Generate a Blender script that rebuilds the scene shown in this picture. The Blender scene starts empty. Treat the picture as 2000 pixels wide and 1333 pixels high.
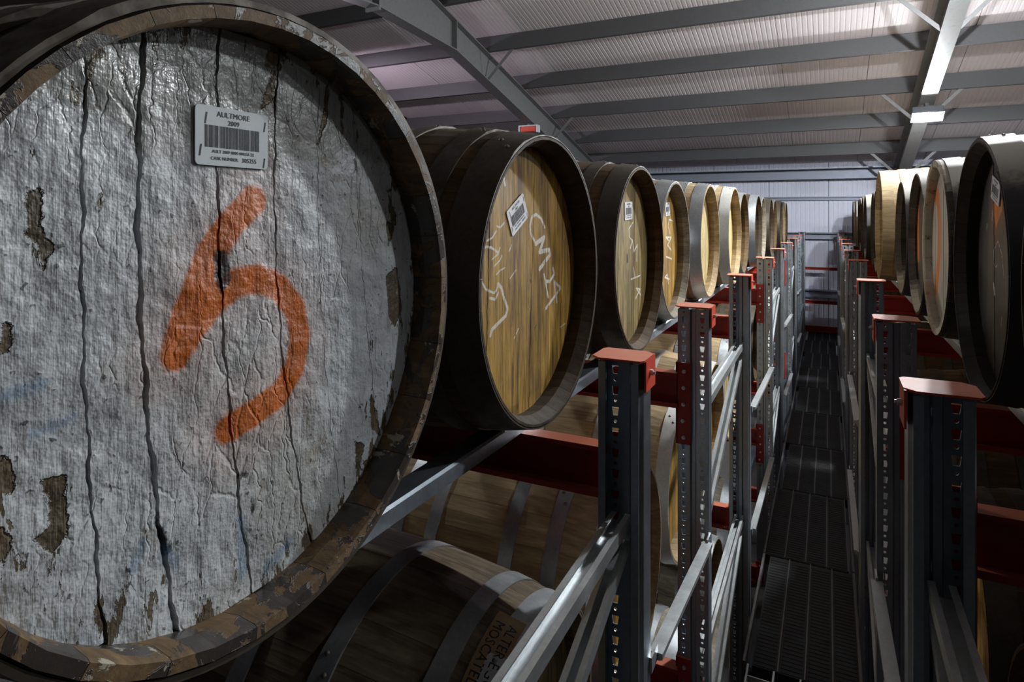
import bpy, bmesh, math, random
import numpy as np
from mathutils import Vector, Matrix
random.seed(11)
PI = math.pi
sc = bpy.context.scene
COL = sc.collection

# ------------------------------------------------------------------ camera
# origin of the plan (0,0) is under the lens; the aisle runs along +Y; CZ is the lens height over the ground
CZ = 2.75
F_PX, AISLE_U, HORIZON_V = 1230.0, 1618.4, 417.4
cam_d = bpy.data.cameras.new('camera')
cam = bpy.data.objects.new('camera', cam_d)
COL.objects.link(cam)
cam_d.sensor_width = 36.0
cam_d.lens = 36.0 * F_PX / 2000.0
cam_d.shift_y = -(666.5 - HORIZON_V) / 2000.0
cam_d.clip_start = 0.02
cam.location = (0, 0, CZ)
cam.rotation_euler = (PI / 2, 0, math.atan((AISLE_U - 1000.0) / F_PX))
sc.camera = cam

# ------------------------------------------------------------------ world, exposure
w = bpy.data.worlds.new('World')
sc.world = w
w.use_nodes = True
w.node_tree.nodes['Background'].inputs[0].default_value = (0.80, 0.76, 0.84, 1)
w.node_tree.nodes['Background'].inputs[1].default_value = 0.006
sc.view_settings.view_transform = 'Standard'
sc.view_settings.look = 'None'
sc.view_settings.gamma = 1.0
sc.view_settings.use_curve_mapping = False
sc.view_settings.exposure = 0.64
LAMP_W = 60.0      # straight down from the lens
GLOW_W = 75.0      # all round from the domed lens
LAMP_COL = (0.93, 0.97, 1.0)

# ------------------------------------------------------------------ helpers: objects
def tag(o, label=None, cat=None, group=None, kind=None):
    if label: o['label'] = label
    if cat: o['category'] = cat
    if group: o['group'] = group
    if kind: o['kind'] = kind
    return o

def empty(name, loc=(0, 0, 0), rz=0.0):
    o = bpy.data.objects.new(name, None)
    o.empty_display_size = 0.1
    COL.objects.link(o)
    o.location = loc
    o.rotation_euler = (0, 0, rz)
    return o

def link(name, me, parent=None, loc=(0, 0, 0), rot=(0, 0, 0)):
    o = bpy.data.objects.new(name, me)
    COL.objects.link(o)
    o.location = loc
    o.rotation_euler = rot
    if parent: o.parent = parent
    return o

def mesh(name, verts, faces, mat=None, smooth=False):
    me = bpy.data.meshes.new(name)
    me.from_pydata([tuple(v) for v in verts], [], faces)
    me.update()
    if mat: me.materials.append(mat)
    if smooth:
        me.shade_smooth()
    return me

class MB:
    """collects boxes, bars and prisms into one mesh"""
    def __init__(s): s.v = []; s.f = []
    def add(s, vs, fs):
        k = len(s.v); s.v += [tuple(v) for v in vs]; s.f += [tuple(i + k for i in f) for f in fs]; return s
    def box(s, x0, x1, y0, y1, z0, z1):
        return s.add([(x, y, z) for x in (x0, x1) for y in (y0, y1) for z in (z0, z1)],
                     [(0, 1, 3, 2), (4, 6, 7, 5), (0, 4, 5, 1), (2, 3, 7, 6), (0, 2, 6, 4), (1, 5, 7, 3)])
    def prism(s, poly, axis, a, b):
        """poly in the plane across axis ('x': (y,z), 'y': (x,z), 'z': (x,y)), extruded from a to b"""
        def P(p, t):
            return {'x': (t, p[0], p[1]), 'y': (p[0], t, p[1]), 'z': (p[0], p[1], t)}[axis]
        n = len(poly)
        vs = [P(p, a) for p in poly] + [P(p, b) for p in poly]
        fs = [tuple(range(n))[::-1], tuple(range(n, 2 * n))] + [(i, (i + 1) % n, n + (i + 1) % n, n + i) for i in range(n)]
        return s.add(vs, fs)
    def sweep(s, poly, p0, p1, up=(0, 0, 1)):
        """prism of the closed outline poly (side, up) from point p0 to p1"""
        p0, p1 = Vector(p0), Vector(p1)
        d = (p1 - p0).normalized(); sx = d.cross(Vector(up)).normalized(); uz = sx.cross(d)
        n = len(poly)
        vs = [p0 + sx * a + uz * b for a, b in poly] + [p1 + sx * a + uz * b for a, b in poly]
        fs = [tuple(range(n))[::-1], tuple(range(n, 2 * n))] + [(i, (i + 1) % n, n + (i + 1) % n, n + i) for i in range(n)]
        return s.add(vs, fs)
    def mesh(s, name, mat, smooth=False):
        me = mesh(name, s.v, s.f, mat, smooth)
        bm = bmesh.new(); bm.from_mesh(me); bmesh.ops.recalc_face_normals(bm, faces=bm.faces); bm.to_mesh(me); bm.free()
        return me
    def obj(s, name, mat, parent=None, loc=(0, 0, 0), rot=(0, 0, 0), smooth=False):
        return link(name, s.mesh(name, mat, smooth), parent, loc, rot)

def bevel(o, wdt, seg=2):
    m = o.modifiers.new('bevel', 'BEVEL'); m.width = wdt; m.segments = seg; m.limit_method = 'ANGLE'; return o

def text_geo(body, size, align='CENTER'):
    cu = bpy.data.curves.new('text', 'FONT'); cu.body = body; cu.size = size; cu.align_x = align; cu.resolution_u = 2
    o = bpy.data.objects.new('text', cu); COL.objects.link(o)
    dg = bpy.context.evaluated_depsgraph_get()
    me = bpy.data.meshes.new_from_object(o.evaluated_get(dg))
    vs = [v.co.copy() for v in me.vertices]; fs = [tuple(p.vertices) for p in me.polygons]
    bpy.data.objects.remove(o); bpy.data.curves.remove(cu); bpy.data.meshes.remove(me)
    return vs, fs

# ------------------------------------------------------------------ helpers: materials
class NT:
    def __init__(s, name):
        s.m = bpy.data.materials.new(name); s.m.use_nodes = True
        s.t = s.m.node_tree; s.b = s.t.nodes['Principled BSDF']
    def n(s, typ, **kw):
        nd = s.t.nodes.new('ShaderNode' + typ)
        for k, v in kw.items():
            if k.startswith('_'): setattr(nd, k[1:], v)
        for k, v in kw.items():
            if k.startswith('_'): continue
            key = int(k[1:]) if k[0] == 'i' and k[1:].isdigit() else k
            if hasattr(v, 'is_linked') or hasattr(v, 'node'): s.t.links.new(v, nd.inputs[key])
            else: nd.inputs[key].default_value = v
        return nd
    def noise(s, vec, scale, detail=4, rough=0.55, dist=0.0):
        return s.n('TexNoise', Vector=vec, Scale=scale, Detail=detail, Roughness=rough, Distortion=dist).outputs[0]
    def obj(s, scale=(1, 1, 1)):
        c = s.n('TexCoord').outputs['Object']
        return s.n('Mapping', Vector=c, Scale=scale).outputs[0]
    def ramp(s, fac, stops):
        r = s.n('ValToRGB', Fac=fac); e = r.color_ramp.elements
        while len(e) < len(stops): e.new(0.5)
        for el, (p, c) in zip(e, stops):
            el.position = p; el.color = (*c, 1) if len(c) == 3 else c
        return r.outputs[0]
    def mix(s, fac, a, b, mode='MIX'):
        nd = s.t.nodes.new('ShaderNodeMix'); nd.data_type = 'RGBA'; nd.blend_type = mode
        for key, v in ((0, fac), (6, a), (7, b)):
            if hasattr(v, 'node'): s.t.links.new(v, nd.inputs[key])
            elif isinstance(v, tuple): nd.inputs[key].default_value = (*v, 1) if len(v) == 3 else v
            else: nd.inputs[key].default_value = v
        return nd.outputs[2]
    def math(s, op, a, b=0.0, c=0.0, clamp=False):
        nd = s.t.nodes.new('ShaderNodeMath'); nd.operation = op; nd.use_clamp = clamp
        for i, v in enumerate((a, b, c)):
            if hasattr(v, 'node'): s.t.links.new(v, nd.inputs[i])
            else: nd.inputs[i].default_value = v
        return nd.outputs[0]
    def step(s, v, lo, hi):
        nd = s.n('MapRange', Value=v); nd.interpolation_type = 'SMOOTHSTEP'
        nd.inputs[1].default_value = lo; nd.inputs[2].default_value = hi
        return nd.outputs[0]
    def attr(s, name): return s.n('Attribute', _attribute_name=name).outputs['Fac']
    def rnd(s): return s.n('ObjectInfo').outputs['Random']
    def out(s, col=None, rough=0.6, metal=0.0, bump=None, bstr=0.3, bdist=0.002, spec=0.5):
        b = s.b
        for key, v in (('Base Color', col), ('Roughness', rough), ('Metallic', metal), ('Specular IOR Level', spec)):
            if v is None: continue
            if hasattr(v, 'node'): s.t.links.new(v, b.inputs[key])
            else: b.inputs[key].default_value = (*v, 1) if isinstance(v, tuple) else v
        if bump is not None:
            bp = s.n('Bump', Height=bump, Strength=bstr, Distance=bdist)
            s.t.links.new(bp.outputs[0], b.inputs['Normal'])
        return s.m

def mat_wood(name, dark, light, along='X', rough=0.75, stain=0.5, stain_col=(0.02, 0.015, 0.01), vary=0.5, lit_col=None):
    t = NT(name)
    sv = {'X': (0.07, 1, 1), 'Z': (1, 1, 0.07)}[along]
    co = t.obj(sv)
    rn = t.rnd()
    off = t.n('VectorMath', _operation='ADD', i0=co).outputs[0]
    cmb = t.n('CombineXYZ', X=t.math('MULTIPLY', rn, 7.0), Y=t.math('MULTIPLY', rn, 13.0), Z=t.math('MULTIPLY', rn, 5.0)).outputs[0]
    t.t.links.new(cmb, off.node.inputs[1])
    g1 = t.noise(off, 42, 6, 0.65, 0.6)
    g2 = t.noise(off, 150, 3, 0.6)
    g = t.math('ADD', t.math('MULTIPLY', g1, 0.7), t.math('MULTIPLY', g2, 0.3))
    col = t.ramp(g, [(0.30, dark), (0.50, tuple((a + b) / 2 for a, b in zip(dark, light))), (0.68, light)])
    big = t.noise(t.obj((1, 1, 1)), 5.0, 5, 0.6)
    col = t.mix(t.math('MULTIPLY', t.step(big, 0.48, 0.72), stain), col, stain_col)
    br = t.math('ADD', t.math('MULTIPLY', rn, vary), 1.0 - vary / 2)
    col = t.mix(1.0, col, t.n('CombineColor', Red=br, Green=br, Blue=br).outputs[0], 'MULTIPLY')
    if lit_col: col = lit_tops(t, col, lit_col, 0.55, 0.78)
    return t.out(col, rough, 0, g, 0.35, 0.003, 0.3)

def lit_tops(t, col, lit_col, lo=0.72, hi=0.9, amt=0.8):
    """paler tone on faces that look up: overhead light put into the colour"""
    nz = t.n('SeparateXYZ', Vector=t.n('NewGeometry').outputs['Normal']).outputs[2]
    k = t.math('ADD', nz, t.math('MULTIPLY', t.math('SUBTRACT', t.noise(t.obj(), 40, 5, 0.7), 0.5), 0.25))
    return t.mix(t.math('MULTIPLY', t.step(k, lo, hi), amt), col, lit_col)

def mat_metal(name, col, rough=0.45, metal=0.9, var=0.35, rust=None, rust_amt=0.0, lit_col=None):
    t = NT(name)
    co = t.obj()
    v = t.n('TexVoronoi', Vector=co, Scale=120.0).outputs['Color']
    bw = t.n('RGBToBW', Color=v).outputs[0]
    n2 = t.noise(co, 14, 5, 0.6)
    k = t.math('ADD', t.math('MULTIPLY', bw, var * 0.5), t.math('MULTIPLY', n2, var))
    k = t.math('ADD', k, 1.0 - var * 0.75)
    c = t.mix(1.0, col, t.n('CombineColor', Red=k, Green=k, Blue=k).outputs[0], 'MULTIPLY')
    r = t.math('ADD', t.math('MULTIPLY', n2, 0.25), rough - 0.12)
    if rust:
        rf = t.math('MULTIPLY', t.step(t.noise(co, 9, 7, 0.7), 0.45, 0.62), rust_amt)
        c = t.mix(rf, c, rust); r = t.mix(rf, r, (0.85, 0.85, 0.85))
        metal = t.math('SUBTRACT', metal, t.math('MULTIPLY', rf, metal), clamp=True)
    if lit_col:
        c = lit_tops(t, c, lit_col, 0.55, 0.75)
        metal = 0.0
    return t.out(c, r, metal, n2, 0.12, 0.002)

def mat_paint(name, col, rough=0.42, wear=0.15, dark=(0.05, 0.01, 0.01), lit_col=None):
    t = NT(name)
    co = t.obj()
    n1 = t.noise(co, 20, 6, 0.65)
    c = t.mix(t.math('MULTIPLY', t.step(n1, 0.5, 0.75), wear), col, dark)
    if lit_col: c = lit_tops(t, c, lit_col, amt=0.75)
    return t.out(c, t.math('ADD', t.math('MULTIPLY', n1, 0.2), rough - 0.1), 0, n1, 0.06, 0.001)

def mat_flat(name, col, rough=0.6, spec=0.4):
    t = NT(name)
    n1 = t.noise(t.obj(), 60, 3)
    k = t.math('ADD', t.math('MULTIPLY', n1, 0.2), 0.9)
    return t.out(t.mix(1.0, col, t.n('CombineColor', Red=k, Green=k, Blue=k).outputs[0], 'MULTIPLY'), rough, spec=spec)

def mat_head(name, dark, light, chalk_col=(0.72, 0.68, 0.60), orange=(0.62, 0.16, 0.015), painted=None, along='Z', stain=0.35, rough=0.6):
    """cask head: bare or painted boards; 'chalk', 'orange', 'bare' are vertex distances (m) to marks drawn on it"""
    t = NT(name)
    co0 = t.obj((1, 1, 1)); co = t.obj((1, 1, 0.08))
    g1 = t.noise(co, 55, 6, 0.65, 0.8); g2 = t.noise(co, 170, 4, 0.6)
    g = t.math('ADD', t.math('MULTIPLY', g1, 0.65), t.math('MULTIPLY', g2, 0.35))
    rn = t.rnd()
    strk = t.noise(t.obj((1, 1, 0.05)), 16, 5, 0.6, 0.4)
    g = t.math('ADD', t.math('MULTIPLY', g, 0.75), t.math('MULTIPLY', strk, 0.25))
    wood = t.ramp(g, [(0.38, tuple(0.6 * a for a in dark)), (0.44, dark), (0.52, tuple((a + b) / 2 for a, b in zip(dark, light))), (0.62, light)])
    big = t.noise(co0, 7.0, 6, 0.62)
    wood = t.mix(t.math('MULTIPLY', t.step(big, 0.5, 0.72), stain), wood, tuple(0.22 * a for a in dark))
    br = t.math('ADD', t.math('MULTIPLY', rn, 0.3), 0.85)
    wood = t.mix(1.0, wood, t.n('CombineColor', Red=br, Green=br, Blue=br).outputs[0], 'MULTIPLY')
    edge = t.noise(co0, 60, 4, 0.7)
    fine = t.noise(co0, 260, 3, 0.7)
    height = g; rgh = rough
    col = wood
    if painted:
        paint = t.ramp(t.noise(co0, 9, 7, 0.7), [(0.28, tuple(0.62 * a for a in painted)), (0.52, painted), (0.75, tuple(min(1, 1.12 * a) for a in painted))])
        wash = t.step(t.noise(co0, 4.2, 6, 0.65), 0.44, 0.66)
        paint = t.mix(t.math('MULTIPLY', wash, 0.5), paint, (0.30, 0.275, 0.235))
        tz = t.step(t.math('ADD', t.attr('wet'), t.math('MULTIPLY', t.math('SUBTRACT', t.noise(co0, 10, 6, 0.6), 0.5), 1.3)), 0.45, 0.62)
        paint = t.mix(t.math('MULTIPLY', tz, 0.62), paint, (0.235, 0.225, 0.195))
        # grime along the grain and specks
        gr = t.noise(co, 90, 5, 0.7, 0.5)
        paint = t.mix(t.math('MULTIPLY', t.step(gr, 0.55, 0.72), 0.55), paint, (0.10, 0.095, 0.085))
        ych = t.noise(co0, 6.5, 6, 0.75, 1.2)
        paint = t.mix(t.math('MULTIPLY', t.step(ych, 0.56, 0.7), 0.5), paint, (0.20, 0.15, 0.075))
        spk = t.step(t.noise(co0, 120, 2, 0.5), 0.68, 0.72)
        paint = t.mix(t.math('MULTIPLY', spk, 0.75), paint, (0.02, 0.018, 0.015))
        bare = t.math('ADD', t.attr('bare'), t.math('MULTIPLY', t.math('SUBTRACT', edge, 0.5), 0.016))
        bm_ = t.math('SUBTRACT', 1.0, t.step(bare, -0.001, 0.0012))
        # small flakes gone here and there, denser toward the edge of the head
        flk = t.noise(t.obj((1, 1, 0.35)), 38, 6, 0.65)
        fm = t.step(t.math('ADD', flk, t.math('MULTIPLY', t.attr('rim'), 0.16)), 0.705, 0.72)
        bm_ = t.math('MAXIMUM', bm_, fm)
        col = t.mix(bm_, paint, t.mix(0.35, wood, (0.13, 0.105, 0.07)))
        thick = t.math('MULTIPLY', t.math('SUBTRACT', 1.0, bm_), 0.9)
        lump = t.noise(co0, 15, 5, 0.55)
        fib = t.noise(co, 150, 4, 0.6)
        vor = t.n('TexVoronoi', _feature='DISTANCE_TO_EDGE', Vector=t.n('VectorMath', _operation='ADD', i0=t.obj((1, 1, 0.33)), i1=t.n('CombineXYZ', Y=t.math('MULTIPLY', t.noise(co0, 30, 3), 0.03)).outputs[0]).outputs[0], Scale=38.0).outputs['Distance']
        crk = t.step(vor, 0.0, 0.05)
        crkm = t.math('MULTIPLY', crk, t.step(t.noise(co0, 8, 3), 0.42, 0.6))
        height = t.math('ADD', t.math('ADD', thick, t.math('MULTIPLY', lump, 2.4)), t.math('ADD', t.math('MULTIPLY', fib, 0.22), t.math('MULTIPLY', crkm, 0.13)))
        rgh = t.math('ADD', t.math('MULTIPLY', t.noise(co0, 11, 5, 0.6), 0.5), 0.26)
        rgh = t.math('SUBTRACT', rgh, t.math('MULTIPLY', t.attr('wet'), 0.20), clamp=True)
    if True:
        od = t.math('ADD', t.attr('orange'), t.math('MULTIPLY', t.math('SUBTRACT', edge, 0.5), 0.010))
        of = t.math('SUBTRACT', 1.0, t.step(od, -0.002, 0.006))
        of2 = t.math('MULTIPLY', t.math('SUBTRACT', 1.0, t.step(t.attr('orange'), 0.0, 0.075)), t.math('MULTIPLY', fine, 0.30))
        ocol = t.mix(t.step(g, 0.42, 0.6), tuple(0.72 * a for a in orange), orange)
        hide = t.math('ADD', 0.80, t.math('MULTIPLY', edge, 0.3), clamp=True)
        col = t.mix(of2, col, orange)
        col = t.mix(t.math('MULTIPLY', of, hide), col, ocol)
        cd = t.math('ADD', t.attr('chalk'), t.math('MULTIPLY', t.math('SUBTRACT', fine, 0.5), 0.004))
        cf = t.math('MULTIPLY', t.math('SUBTRACT', 1.0, t.step(cd, -0.0012, 0.0012)), t.step(t.math('ADD', g2, t.math('MULTIPLY', edge, 0.6)), 0.55, 0.8))
        col = t.mix(t.math('MULTIPLY', cf, 0.95), col, chalk_col)
        kf = t.math('SUBTRACT', 1.0, t.step(t.math('ADD', t.attr('knot'), t.math('MULTIPLY', t.math('SUBTRACT', edge, 0.5), 0.02)), -0.002, 0.002))
        col = t.mix(t.math('MULTIPLY', kf, 0.92), col, (0.015, 0.013, 0.015))
        bf = t.math('MULTIPLY', t.math('SUBTRACT', 1.0, t.step(t.math('ADD', t.attr('blue'), t.math('MULTIPLY', t.math('SUBTRACT', fine, 0.5), 0.02)), -0.003, 0.005)), 0.42)
        col = t.mix(bf, col, (0.08, 0.20, 0.36))
    return t.out(col, rgh, 0, height, 1.0 if painted else 0.35, 0.0070 if painted else 0.0025, 0.5)

M = {}
M['oak'] = mat_wood('oak_stave', (0.034, 0.019, 0.007), (0.125, 0.072, 0.027))
M['oak_pale'] = mat_wood('oak_stave_pale', (0.18, 0.125, 0.065), (0.50, 0.37, 0.20), stain=0.3)
M['oak_grey'] = mat_wood('oak_stave_grey', (0.10, 0.085, 0.06), (0.36, 0.31, 0.235), stain=0.3)
M['oak_mid'] = mat_wood('oak_stave_brown_grey', (0.055, 0.040, 0.025), (0.23, 0.175, 0.11), stain=0.6)
M['oak_dark'] = mat_wood('oak_stave_dark', (0.020, 0.014, 0.008), (0.075, 0.050, 0.028))
M['oak_black'] = mat_wood('oak_stave_black', (0.010, 0.009, 0.008), (0.035, 0.030, 0.026), rough=0.55, lit_col=(0.36, 0.33, 0.27))  # pale upward faces stand for light from above
M['oak_front'] = mat_wood('oak_stave_near_black', (0.008, 0.007, 0.006), (0.030, 0.025, 0.020), rough=0.6)  # even near-black wood tone
M['oak_shade'] = mat_wood('oak_stave_lit_top', (0.025, 0.020, 0.014), (0.09, 0.075, 0.055), lit_col=(0.48, 0.43, 0.34))  # dark sides, with lit tops painted into the colour
M['hoop_dark'] = mat_metal('hoop_dark_steel', (0.075, 0.062, 0.046), 0.5, 0.4, 0.5, (0.045, 0.026, 0.013), 0.7)
M['hoop_galv'] = mat_metal('hoop_galvanised', (0.42, 0.44, 0.45), 0.42, 0.8, 0.4)
M['hoop_black'] = mat_metal('hoop_black', (0.035, 0.034, 0.035), 0.45, 0.2, 0.4, lit_col=(0.45, 0.42, 0.36))  # paler where it faces up: lamp light put into the colour
M['hoop_pale'] = mat_metal('hoop_pale_zinc', (0.50, 0.50, 0.46), 0.55, 0.35, 0.35)
M['rivet'] = mat_metal('rivet_steel', (0.20, 0.18, 0.15), 0.5, 0.6, 0.4)
M['head_white'] = mat_head('head_white_paint', (0.06, 0.045, 0.025), (0.17, 0.13, 0.08), painted=(0.54, 0.565, 0.58), orange=(0.62, 0.135, 0.004), rough=0.6)
M['head_oak'] = mat_head('head_oak_golden', (0.19, 0.098, 0.015), (0.62, 0.365, 0.066))
M['head_oak2'] = mat_head('head_oak_olive', (0.17, 0.115, 0.035), (0.46, 0.345, 0.13))
M['head_pale'] = mat_head('head_oak_pale', (0.30, 0.22, 0.085), (0.62, 0.50, 0.25), stain=0.15)
M['head_black'] = mat_head('head_black_paint', (0.020, 0.018, 0.017), (0.062, 0.057, 0.053), orange=(0.75, 0.2, 0.02), rough=0.5)
M['head_cream'] = mat_head('head_cream_paint', (0.36, 0.34, 0.29), (0.52, 0.50, 0.45), orange=(0.75, 0.22, 0.03), stain=0.2)
M['galv'] = mat_metal('galvanised_steel', (0.40, 0.45, 0.50), 0.40, 0.88, 0.35)
M['galv_lt'] = mat_metal('galvanised_brace', (0.58, 0.61, 0.62), 0.42, 0.75, 0.3)
M['red'] = mat_paint('red_beam_paint', (0.32, 0.016, 0.008), 0.45, lit_col=(0.55, 0.18, 0.10))  # lighter top flanges carry overhead light in the colour
M['orange'] = mat_paint('orange_red_cap_paint', (0.66, 0.060, 0.020), 0.5, lit_col=(0.78, 0.33, 0.22))  # salmon cap tops: light from above put into the paint
M['steel_grey'] = mat_paint('grey_steel_paint', (0.21, 0.212, 0.215), 0.5, 0.4, (0.09, 0.085, 0.08))
M['purlin'] = mat_metal('purlin_galvanised', (0.10, 0.10, 0.104), 0.6, 0.2, 0.3)
M['roof'] = mat_flat('roof_lining', (0.77, 0.705, 0.72), 0.8, 0.2)
M['roof_back'] = mat_flat('roof_backing', (0.05, 0.05, 0.055), 0.8)
M['clad'] = mat_flat('wall_lining', (0.78, 0.80, 0.93), 0.5)
M['wall_dark'] = mat_flat('dark_boarding', (0.010, 0.008, 0.006), 0.9, 0.1)
M['girt'] = mat_metal('wall_rail_galvanised', (0.30, 0.33, 0.40), 0.5, 0.4, 0.2)
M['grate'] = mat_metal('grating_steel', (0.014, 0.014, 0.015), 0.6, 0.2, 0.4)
M['grate_edge'] = mat_metal('grating_edge', (0.16, 0.15, 0.14), 0.45, 0.7, 0.4)
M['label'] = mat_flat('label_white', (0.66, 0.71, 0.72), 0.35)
M['label_bright'] = mat_flat('label_bright', (0.82, 0.82, 0.84), 0.4)
M['ink'] = mat_flat('label_ink', (0.012, 0.013, 0.018), 0.5)
M['paper_tan'] = mat_flat('tan_paper', (0.30, 0.20, 0.10), 0.8)
M['housing'] = mat_flat('lamp_housing', (0.10, 0.105, 0.115), 0.4)

def mat_concrete():
    t = NT('concrete'); n1 = t.noise(t.obj(), 3, 8, 0.65)
    return t.out(t.ramp(n1, [(0.3, (0.05, 0.048, 0.045)), (0.7, (0.11, 0.105, 0.10))]), 0.8, 0, n1, 0.2, 0.004)
M['concrete'] = mat_concrete()

def mat_peel():
    t = NT('stave_peeling_paint')
    co = t.n('VectorMath', _operation='ADD', i0=t.obj((1, 1, 1)), i1=t.n('CombineXYZ', X=t.math('MULTIPLY', t.rnd(), 9.0), Y=t.math('MULTIPLY', t.rnd(), 17.0)).outputs[0]).outputs[0]
    n1 = t.noise(co, 16, 7, 0.65, 0.8); n2 = t.noise(t.obj((0.3, 1, 1)), 40, 6, 0.7)
    rn = t.rnd()
    wood = t.ramp(n2, [(0.3, (0.055, 0.032, 0.014)), (0.55, (0.15, 0.090, 0.038)), (0.75, (0.27, 0.18, 0.085))])
    k = t.math('ADD', n1, t.math('MULTIPLY', t.math('SUBTRACT', rn, 0.5), 0.05))
    dk = t.step(k, 0.50, 0.53)
    c = t.mix(t.math('MULTIPLY', dk, 0.9), wood, (0.030, 0.027, 0.026))
    wh = t.step(t.math('ADD', t.noise(co, 22, 7, 0.7, 0.6), t.math('MULTIPLY', rn, 0.03)), 0.625, 0.64)
    c = t.mix(t.math('MULTIPLY', wh, 0.85), c, (0.40, 0.36, 0.28))
    h = t.math('ADD', t.math('ADD', dk, wh), n2)
    return t.out(c, t.math('SUBTRACT', 0.72, t.math('MULTIPLY', dk, 0.42)), 0, h, 0.6, 0.002, 0.5)
M['peel'] = mat_peel()
M['peel_white'] = None
def mat_peel_white():
    t = NT('stave_cream_peeling')
    co = t.n('VectorMath', _operation='ADD', i0=t.obj((1, 1, 1)), i1=t.n('CombineXYZ', X=t.math('MULTIPLY', t.rnd(), 9.0), Y=t.math('MULTIPLY', t.rnd(), 17.0)).outputs[0]).outputs[0]
    n1 = t.noise(co, 20, 7, 0.7, 0.5)
    c = t.ramp(n1, [(0.33, (0.05, 0.035, 0.02)), (0.40, (0.28, 0.22, 0.12)), (0.47, (0.46, 0.42, 0.33)), (0.8, (0.52, 0.49, 0.42))])
    return t.out(c, 0.7, 0, n1, 0.5, 0.003)
M['peel_white'] = mat_peel_white()

def mat_lens(strength):
    t = NT('lamp_lens')
    t.b.inputs['Emission Color'].default_value = (0.86, 0.94, 1.0, 1)
    t.b.inputs['Emission Strength'].default_value = strength
    n1 = t.noise(t.obj(), 30, 2)
    return t.out((0.9, 0.93, 0.95), t.math('ADD', t.math('MULTIPLY', n1, 0.1), 0.3))
M['lens'] = mat_lens(22.0)

# ------------------------------------------------------------------ the building
WALL_Y, RIDGE_Y, SLOPE, EAVE_Z = 12.75, 5.1, 0.27, CZ + 0.72
X0, X1 = -7.0, 8.0
def zpur(y):      # underside of the purlins
    return EAVE_Z + SLOPE * (WALL_Y - y) if y >= RIDGE_Y else EAVE_Z + SLOPE * (WALL_Y - RIDGE_Y) - SLOPE * (RIDGE_Y - y)
ROOF_UP = 0.20
NEAR_Y = 2 * RIDGE_Y - WALL_Y

floor = MB().box(X0, X1, NEAR_Y, WALL_Y, -0.10, 0).obj('floor', M['concrete']); tag(floor, kind='structure')

# roof: dark backing, and one lined panel after another below it
mb = MB()
zr = lambda y, d=0: zpur(y) + ROOF_UP + d
mb.prism([(NEAR_Y - .3, zr(NEAR_Y - .3, .03)), (RIDGE_Y, zr(RIDGE_Y, .03)), (WALL_Y + .3, zr(WALL_Y + .3, .03)), (WALL_Y + .3, zr(WALL_Y + .3, .11)), (RIDGE_Y, zr(RIDGE_Y, .11)), (NEAR_Y - .3, zr(NEAR_Y - .3, .11))], 'x', X0 - .6, X1 + .5)
ceiling = mb.obj('ceiling', M['roof_back']); tag(ceiling, kind='structure')
def ribbed(wid, ribs, depth, a, b):
    """profile points (x, up) of a ribbed sheet and its prism along y: list for MB.prism axis y-like sweep"""
    pts = [(0.004, 0)]
    p = wid / ribs
    for i in range(ribs):
        x = i * p + 0.004
        pts += [(x + p * .62, 0), (x + p * .70, depth), (x + p * .90, depth), (min(x + p * .98, wid - 0.004), 0)]
    return pts
PW = 1.0
prof = ribbed(PW, 18, 0.0035, 0, 0)
def sheet_mesh(name, prof, ya, za, yb, zb, thick, mat):
    n = len(prof); v = []; f = []
    for (y, z) in ((ya, za), (yb, zb)):
        v += [(x, y, z + d) for x, d in prof]; v += [(prof[-1][0], y, z + thick), (prof[0][0], y, z + thick)]
    m = n + 2
    f += [(i, (i + 1) % m, m + (i + 1) % m, m + i) for i in range(m)] + [tuple(range(m))[::-1], tuple(range(m, 2 * m))]
    return mesh(name, v, f, mat)
far_me = sheet_mesh('roof_panel', prof, RIDGE_Y + .02, zr(RIDGE_Y + .02), WALL_Y, zr(WALL_Y), 0.028, M['roof'])
near_me = sheet_mesh('roof_panel', prof, NEAR_Y, zr(NEAR_Y), RIDGE_Y - .02, zr(RIDGE_Y - .02), 0.028, M['roof'])
for i in range(16):
    link('roof_panel', far_me, ceiling, (X0 - .55 + i * PW, 0, 0))
    link('roof_panel', near_me, ceiling, (X0 - .55 + i * PW, 0, 0))

# far wall with ribbed panels
wall = MB().box(X0, X1, WALL_Y + .03, WALL_Y + .12, 0, EAVE_Z + .25).obj('wall_end', M['roof_back']); tag(wall, kind='structure')
wprof = ribbed(PW, 13, 0.008, 0, 0)
n = len(wprof); v = []; f = []
for z in (0.0, EAVE_Z + .22):
    v += [(x, WALL_Y + d, z) for x, d in wprof] + [(wprof[-1][0], WALL_Y + .029, z), (wprof[0][0], WALL_Y + .029, z)]
m_ = n + 2
f = [(i, m_ + i, m_ + (i + 1) % m_, (i + 1) % m_) for i in range(m_)] + [tuple(range(m_)), tuple(range(m_, 2 * m_))[::-1]]
clad_me = mesh('cladding_panel', v, f, M['clad'])
for i in range(15):
    link('cladding_panel', clad_me, wall, (X0 + i * PW, 0, 0))
wl = MB().prism([(NEAR_Y, 0), (WALL_Y, 0), (WALL_Y, zr(WALL_Y)), (RIDGE_Y, zr(RIDGE_Y)), (NEAR_Y, zr(NEAR_Y))], 'x', X0 - .15, X0)
tag(wl.obj('wall_left', M['wall_dark']), kind='structure')

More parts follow.
